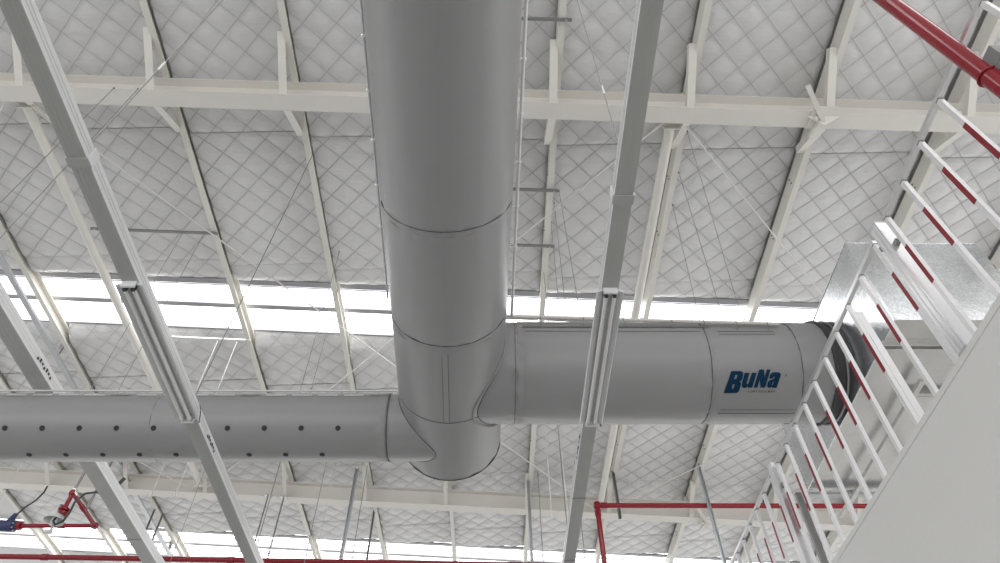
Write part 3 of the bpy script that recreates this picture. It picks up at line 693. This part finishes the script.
for x, ys in ((XT1, (1.79, 3.80, 5.85, 7.5)), (XT2, (1.93, 6.0)), (XT3, (1.0, 9.7))):
    lab = {XT1: 'thin steel wire from the roof to the trunking under the hole-dotted branch', XT2: 'thin steel wire from the roof to the ribbed trunking under the logo branch', XT3: 'thin steel wire from the roof to the wide trunking near the red valve pipe'}[x]
    for k, y in enumerate(ys):
        if x == XT1 and k == 1:
            w_ = wire((-2.20, 4.28, zpu(-2.2)+.02), 0, 'dark slanting steel wire from a purlin bolt to the trunking under the hole-dotted branch', None, r=.0055, mt='strutd', q=(x+.02, 3.80, ZT+TH)); continue
        w_ = wire((x+.02, y, zpu(x)+.1), (5.04 if x == XT3 else ZT+TH), lab, g + (' 1' if x == XT1 else ' 2' if x == XT2 else ' 3'), r=.0042, mt='wire' if k % 2 == 0 else 'wire')
        if k == 0: MB().tube((x+.02, y, ZT+TH+.98), (x+.02, y, ZT+TH+1.10), .008, 8).build('turnbuckle', M['wirew'], w_)
        w_['group'] = 'wires of the ' + ('grey', 'ribbed', 'far')[(XT1, XT2, XT3).index(x)] + ' trunking'
for u, v in ((114, 88), (138, 89)):
    p = atz(u, v, 7.36); wire(p, .6, 'thin steel wire hanging from a bolt on the rafter flange', 'rafter flange wires', ball=True)
for x in (-4.15, -3.86):
    wire((x, 5.50, zpu(x)-.045), 4.62, 'thin steel wire from a purlin strut down to the hole-dotted branch', 'wires of the hole-dotted branch', r=.0035)
for x in (-4.2, -3.9): wire((x, 7.56, zpu(x)-.04), 4.92, 'bright steel wire from the white trapeze strut with end clip', 'wires of the white trapeze', r=.006, mt='wirew', ball=True)
wire((-2.2, 6.48, zpu(-2.2)), 4.6, 'thin steel wire dropping from a purlin past the skylight', 'purlin drop wires', r=.0035)
for (u0, v0, zz), (u1, v1) in (((551, 222, 7.42), (560, 318.5)), ((554, 203, 7.42), (567, 319)), ((559, 191, 7.40), (581, 319.5)),
                               ((687, 131, 7.34), (744, 326)), ((679, 172.5, 7.34), (725, 325)), ((672.5, 205, 7.34), (700.5, 324))):
    zk = ZRR - .10*(u1-512)/260
    wire(atz(u0, v0, zz), 0, 'thin steel wire from a purlin to the pole of the logo branch', 'wires of the logo branch', r=.003, q=atz(u1, v1, zk))
for u, v, z1 in ((333, 474, 5.75), (366, 474, 5.75), (22, 463, 5.75), (545, 424, 5.6), (560, 432, 5.6), (538, 475, 5.6), (575, 466, 5.6)):
    p = atz(u, v, 7.4); wire((p.x, p.y, zpu(p.x)+DZ-.005), z1, 'thin steel wire hanging from the roof near the far rafter', 'far rafter wires', r=.006, mt='wirew' if u in (333, 22, 545, 560) else 'wire')
def vstrut(u, v, z1, lab, mt, w=.041, name='hanger_strut', grp=None):
    p = atz(u, v, zpu(0)); p = atz(u, v, zpu(p.x)); return bar_thing((p.x, p.y, p.z+.05), (p.x, p.y, z1), lab, mt, w, name, grp)
vstrut(357, 470, 4.9, 'bright galvanised hanger strut crossing the far rafter beside the duct end', 'strut', .06)
vstrut(698, 465, 4.6, 'galvanised hanger strut holding the red pipe between branch duct and railing', 'strut', .055)
vstrut(613, 473, 6.42, 'short grey hanger strut holding the red pipe near its elbow', 'strutd', .05)
vstrut(528, 479, 4.6, 'bright hanger strut on a purlin behind the ribbed trunking', 'strut', .05)
vstrut(374, 512, 5.2, 'dark hanger strut on a purlin over the far skylight', 'strutd', .035)
for u, v in ((266, 503), (282, 504)):
    p = atz(u, v, 7.2); t = thing('hanger_rod', p, 'grey hanger rod from the far rafter flange down to the red pipe', 'rod', 'rafter hanger rods')
    MB().tube((p.x, p.y, ZP-RD+zr(p.x)), (p.x, p.y, zc2), .014, 8).build('rod', M['strutd'], t)
    MB().box((p.x-.06, p.y-.05, ZP-RD+zr(p.x)-.012), (p.x+.06, p.y+.05, ZP-RD+zr(p.x))).build('base_plate', M['galvb'], t)
for u, v in ((155, 509), (163, 514)):
    p = atz(u, v, 7.7); bar_thing((p.x, p.y, p.z), (p.x, p.y, p.z-.75), 'small grey U-strut hanging under a purlin by the far skylight', 'strutd', .03, 'hanger_strut', 'small U-struts')
# galvanised cable channel beside a purlin at the high side
xg = -.893*7.72
t = thing('cable_channel', (xg, 6, 7.72), 'grey galvanised cable channel running beside a purlin on the high roof side', 'channel')
MB().box((xg-.042, 4.0, 7.72), (xg+.042, 15.5, 7.76)).build('channel', M['strut'], t)
for y in (5, 8, 11, 14): MB().box((xg-.03, y-.02, 7.76), (xg+.03, y+.02, ZP + DZ + zr(xg) - .03)).build('bracket', M['strutd'], t)
